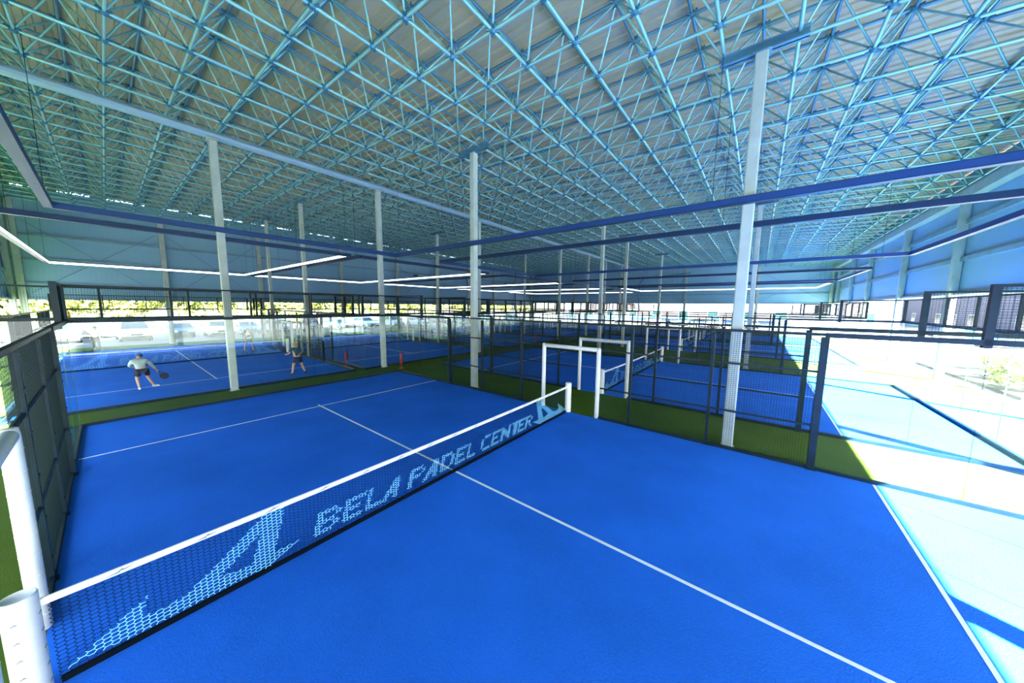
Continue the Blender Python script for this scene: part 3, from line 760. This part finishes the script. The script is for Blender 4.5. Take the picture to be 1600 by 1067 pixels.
# ------------------------------------------------------------------ outside: cars, trees, buildings
CGLASS = mat('car_glass', (.02, .06, .07), .1, .0, .6); CTYRE = mat('car_tyre', (.012, .012, .012), .8); CRIM = mat('car_rim', (.4, .42, .44), .3, .6); CLAMP = mat('car_lamp', (.8, .85, .88), .15)
def car_parts(kind, paint):
    """front towards -y"""
    L, W, Ht = {'hatchback': (4.1, 1.76, 1.5), 'van': (4.9, 1.95, 2.0), 'suv': (4.5, 1.86, 1.68)}[kind]
    h, w2 = L/2, W/2
    if kind == 'van': prof = [(-h, .35), (-h, .85), (-h+.75, 1.05), (-h+1.5, Ht-.08), (-h+1.9, Ht), (h-.15, Ht), (h, Ht-.3), (h, .35)]; belt = 1.1
    elif kind == 'suv': prof = [(-h, .35), (-h, .85), (-h+.2, .98), (-h+1.15, 1.08), (-h+1.85, Ht-.05), (-h+2.3, Ht), (h-.5, Ht-.03), (h-.05, 1.1), (h, .9), (h, .35)]; belt = 1.05
    else: prof = [(-h, .3), (-h, .68), (-h+.25, .82), (-h+1.05, .95), (-h+1.75, Ht-.06), (-h+2.2, Ht), (h-.75, Ht-.05), (h-.12, 1.0), (h, .8), (h, .3)]; belt = .95
    out = []
    m = MB(); vs = []; n = len(prof)
    def half(z): return w2 if z <= belt else w2-.24*(z-belt)/(Ht-belt)*1.0
    for s in (-1, 1):
        for y, z in prof: vs.append((s*half(z), y, z))
    m.add(vs, [tuple(range(n)), tuple(range(n, 2*n))[::-1]]+[(k, n+k, n+(k+1) % n, (k+1) % n) for k in range(n)])
    out.append(('body', m.mesh('body', paint)))
    g = MB()                                                  # windscreen, rear window and side windows stand 6 mm proud
    k = [i for i, (y, z) in enumerate(prof) if z >= belt-.06]
    a, b_ = prof[k[0]], prof[k[1]]
    def strip(p, q, inset):
        d = Vector((0, q[0]-p[0], q[1]-p[1])); nrm = Vector((0, -d.z, d.y)).normalized()*.006
        if p[0] > 0: pass
        p2, q2 = (p[0]+d.y*.1, p[1]+d.z*.1), (p[0]+d.y*.92, p[1]+d.z*.92)
        g.add([Vector((-half(p2[1])+inset, p2[0], p2[1]))+nrm, Vector((half(p2[1])-inset, p2[0], p2[1]))+nrm, Vector((half(q2[1])-inset, q2[0], q2[1]))+nrm, Vector((-half(q2[1])+inset, q2[0], q2[1]))+nrm], [(0, 1, 2, 3)])
    if kind == 'van': strip(prof[2], prof[3], .12)
    else: strip(prof[3], prof[4], .1)
    strip(prof[-4] if kind != 'van' else (h-.08, Ht-.25), prof[-3] if kind != 'van' else (h, 1.2), .14)
    z0, z1 = belt+.05, Ht-.16
    for s in (-1, 1):
        for y0, y1, t0 in ((-h+(1.55 if kind != 'van' else 1.35), .05, .45), (.15, h-(1.0 if kind == 'hatchback' else .75), 0)):
            g.add([(s*(half(z0)+.006), y0, z0), (s*(half(z0)+.006), y1, z0), (s*(half(z1)+.006), y1, z1), (s*(half(z1)+.006), y0+t0, z1)], [(0, 1, 2, 3)])
    out.append(('windows', g.mesh('windows', CGLASS)))
    for s in (-1, 1):
        for y in (-h+.82, h-.8):
            out.append(('wheel', MB().lathe([(.2, -.1), (.31, -.1), (.33, -.06), (.33, .06), (.31, .1), (.2, .1)], (s*(w2-.08), y, .32), 18, 0, 'x').lathe([(.01, -.105), (.2, -.105), (.2, .105), (.01, .105)], (s*(w2-.08), y, .32), 12, 1, 'x').mesh('wheel', [CTYRE, CRIM])))
        out.append(('headlamp', MB().box((s*(w2-.5), -h-.012, .62), (s*(w2-.08), -h+.05, .8)).mesh('headlamp', CLAMP)))
        out.append(('mirror', MB().box((s*w2, -h+1.42, belt), (s*(w2+.16), -h+1.58, belt+.14)).mesh('mirror', paint)))
    out.append(('bumper', MB().box((-w2+.04, -h-.04, .28), (w2-.04, -h+.1, .5)).box((-.35, -h-.015, .56), (.35, -h+.02, .7)).mesh('bumper', CTYRE)))
    return out
PAINT = {'white': mat('white_paint', (.8, .82, .84), .25), 'silver': mat('silver_paint', (.45, .48, .5), .3, .4), 'blue': mat('blue_paint', (.06, .2, .48), .25), 'dark': mat('dark_paint', (.05, .07, .09), .25)}
CARS = {}
def make_car(kind, paint, x, y, rot, label, grp='cars in the car park'):
    k = (kind, paint)
    if k not in CARS: CARS[k] = car_parts(kind, PAINT[paint])
    r = tag(empty('van' if kind == 'van' else 'car', (x, y, -.05), rot), label, 'van' if kind == 'van' else 'car', grp)
    for n, me in CARS[k]: inst(n, me, r)
for a in [('suv', 'silver', -11.6, 46.0, .15, 'silver car parked left of the leftmost wall column, seen past the fence top'),
          ('van', 'white', -7.0, 43.0, .1, 'white van parked at the far left, partly hidden by the near court corner'),
          ('hatchback', 'dark', -4.9, 47.0, .5, 'dark car parked between the two white vans at the far left'),
          ('van', 'white', -2.9, 42.0, .05, 'white van facing the hall, straight above the bending player'),
          ('hatchback', 'blue', .4, 43.0, -.05, 'blue small car parked right of the white van above the bending player'),
          ('suv', 'white', 3.0, 41.5, 0, 'white car parked just left of the tall column on the grass strip'),
          ('hatchback', 'blue', 5.6, 42.5, .1, 'blue small car parked behind the tall column on the grass strip'),
          ('suv', 'white', 8.6, 42.0, 0, 'white car parked behind the distant player'),
          ('van', 'white', 12.2, 43.0, -.1, 'white van parked beyond the blond player'),
          ('hatchback', 'silver', 16.0, 42.0, 0, 'silver small car parked past the far right corner of the players court'),
          ('suv', 'white', 19.8, 42.5, .05, 'white car parked behind the empty court beside the players, first from the left'),
          ('van', 'white', 24.5, 43.0, 0, 'white van parked behind the empty court beside the players'),
          ('hatchback', 'white', 29.0, 42.0, .1, 'white small car parked behind the empty court, right of the white van'),
          ('suv', 'dark', 34.0, 42.5, 0, 'dark car parked beyond the third court of the parking side row'),
          ('hatchback', 'white', 39.5, 42.0, 0, 'white small car parked beyond the third court of the parking side row'),
          ('van', 'white', 47.0, 43.0, 0, 'white van parked near the far corner of the hall'),
          ('suv', 'white', 56.0, 42.0, 0, 'white car parked past the far corner of the hall')]: make_car(*a)
for a in [('van', 'white', 66.0, 12.5, -math.pi/2, 'white van outside the open end of the hall, leftmost there'),
          ('suv', 'blue', 67.5, 7.0, -math.pi/2, 'blue car outside the open end of the hall'),
          ('van', 'white', 65.0, 1.5, -math.pi/2, 'white van outside the open end of the hall, beside a blue car'),
          ('hatchback', 'silver', 66.5, -4.0, -math.pi/2, 'silver small car outside the open end of the hall, by the sunlit corner'),
          ('suv', 'white', 66.0, 19.0, -math.pi/2, 'white car outside the open end of the hall, left of the vans'),
          ('suv', 'blue', 66.0, 26.0, -math.pi/2, 'blue car outside the open end of the hall near the far left corner')]: make_car(*a, grp='vehicles outside the open end of the hall')
for a in [('hatchback', 'white', 38.0, -23.5, math.pi, 'white small car on the sunlit paving outside the right wall'),
          ('van', 'white', 31.0, -25.0, math.pi, 'white van on the sunlit paving outside the right wall, far right'),
          ('suv', 'blue', 49.0, -24.0, math.pi, 'blue car on the sunlit paving outside the right wall'),
          ('hatchback', 'silver', 59.0, -24.0, math.pi, 'silver small car outside the right wall, farthest along')]: make_car(*a, grp='vehicles outside the right wall')

LEAF = mat('leaf', (.30, .34, .05), .7, noise=(1.5, .4)); LEAF2 = mat('leaf_dark', (.10, .16, .03), .7, noise=(1.5, .4)); BARK = mat('bark', (.12, .08, .05), .9)
def crown_mesh(seed, n=1500):
    rnd = random.Random(seed); m = MB()
    lobes = [(Vector((rnd.uniform(-2.2, 2.2), rnd.uniform(-1.5, 1.5), rnd.uniform(1.6, 4.4))), rnd.uniform(.9, 1.7)) for _ in range(11)]
    for _ in range(n):
        c, rr = rnd.choice(lobes); d = Vector((rnd.gauss(0, 1), rnd.gauss(0, 1), rnd.gauss(0, 1))).normalized()
        p = c + d*rr*rnd.uniform(.75, 1.05)
        if p.z < .7: continue
        a = (d+Vector((rnd.uniform(-.7, .7), rnd.uniform(-.7, .7), rnd.uniform(-.3, .9)))).normalized().orthogonal().normalized(); b_ = d.cross(a).normalized(); s = rnd.uniform(.14, .3)
        m.add([p-a*s, p-b_*s*.6, p+a*s, p+b_*s*.6], [(0, 1, 2, 3)], 0 if rnd.random() < .72 else 1)
    return m.mesh('crown', [LEAF, LEAF2])
CROWNS = [crown_mesh(k) for k in range(4)]
tm = MB(); tm.tube((0, 0, 0), (.1, 0, 1.6), .16, 8).tube((.1, 0, 1.5), (-.7, .2, 3.2), .09, 6).tube((.1, 0, 1.5), (.9, -.1, 3.4), .09, 6).tube((.1, 0, 1.5), (.2, .4, 3.8), .08, 6)
TRUNK = tm.mesh('trunk', BARK)
TREES = [(-17, 60, 'leftmost of the row, at the frame edge'), (-11.5, 61, 'seen above the left fence corner'), (-7, 59, 'above the white van at the far left'), (-2.5, 61, 'above the bending player'),
         (2, 60, 'left of the tall column on the grass strip'), (6.5, 61, 'behind the tall column on the grass strip'), (11, 59.5, 'just right of the tall column on the grass strip'), (15.5, 61, 'above the blond player'),
         (20, 60, 'over the corner between players court and empty court'), (25, 62, 'behind the column past the far corner of the near court'), (30, 60, 'right of the column by the extinguishers'), (35.5, 61, 'behind the empty court beside the players'),
         (41, 60, 'left of the second grass strip column'), (47, 62, 'behind the column near the second court'), (53, 60, 'beyond the third court of the parking side row'), (60, 61, 'beyond the fourth court of the parking side row'),
         (68, 60, 'beyond the farthest court of the parking side row'), (77, 62, 'second from the far corner of the hall'), (87, 61, 'at the far corner of the hall')]
for k, (x, y, wh) in enumerate(TREES):
    r = tag(empty('tree', (x, y, -.05), k*1.7), 'tree past the car park, '+wh, 'tree', 'trees beyond the car park')
    s = 1.15+.25*((k*37) % 10)/10; r.scale = (s*.9, s*.9, s*.95)
    inst('crown', CROWNS[k % 4], r); inst('trunk', TRUNK, r)
for k, (x, y, wh) in enumerate([(20.0, -14.3, 'nearest the frame edge'), (23.4, -15.0, 'in the middle of the planted bed'), (27.0, -16.0, 'at the far end of the planted bed')]):
    r = tag(empty('shrub', (x, y, -.04), k*2.1), 'low shrub outside the right glass, '+wh, 'shrub', 'shrubs in the planted bed'); r.scale = (.36, .36, .22)
    inst('crown', CROWNS[(k+1) % 4], r)
MB().box((-13, -31, -.05), (110, Y0-.3, -.03)).build('pavement', PAVE)['kind'] = 'structure'
tag(MB().box((18, -17.4, -.03), (29, -13.4, .1)).build('planting_bed', mat('soil', (.012, .011, .008), .95)), 'dark planted bed with low shrubs outside the right glass', 'planting bed')

LILAC = mat('lilac_render', (.17, .17, .23), .8, noise=(.5, .08)); BLUEP = mat('blue_panel', (.02, .06, .18), .5); CREAM = mat('cream_render', (.10, .095, .10), .8, noise=(.5, .1))
def make_building(name, label, x0, y0, x1, y1, h, wall_m, face, n):
    r = tag(empty(name, ((x0+x1)/2, (y0+y1)/2, -.05)), label, 'building'); cx, cy_ = (x0+x1)/2, (y0+y1)/2
    a, c = x1-cx, y1-cy_
    MB().box((-a, -c, 0), (a, c, h)).build('wall', wall_m, r)
    MB().box((-a-.3, -c-.3, h), (a+.3, c+.3, h+.25)).build('roof', GIRT, r)
    for k in range(n):
        f = -1+2*(k+.5)/n
        if face == 'y':
            wdw = MB().box((f*a-1.1, c-.02, 1.0), (f*a+1.1, c+.05, 2.9)); w2 = MB().box((f*a-1.0, c+.05, 1.1), (f*a+1.0, c+.06, 2.8))
        else:
            wdw = MB().box((-a-.05, f*c-1.1, 1.0), (-a+.02, f*c+1.1, 2.9)); w2 = MB().box((-a-.06, f*c-1.0, 1.1), (-a-.05, f*c+1.0, 2.8))
        q = wdw.build('window', PAINT['white'], r); w2.build('pane', CGLASS, q)
    b_ = MB().box((-a, c-.02, 0), (a, c+.04, .8)) if face == 'y' else MB().box((-a-.04, -c, 0), (-a+.02, c, .8))
    b_.build('plinth', BLUEP, r)
make_building('warehouse', 'long low lilac building with blue plinth beyond the sunlit paving on the right', 18, -46, 120, -33, 6.0, LILAC, 'y', 16)
make_building('warehouse', 'pale building with windows beyond the open end of the hall', 84, -24, 94, 44, 7.0, CREAM, 'x', 11)
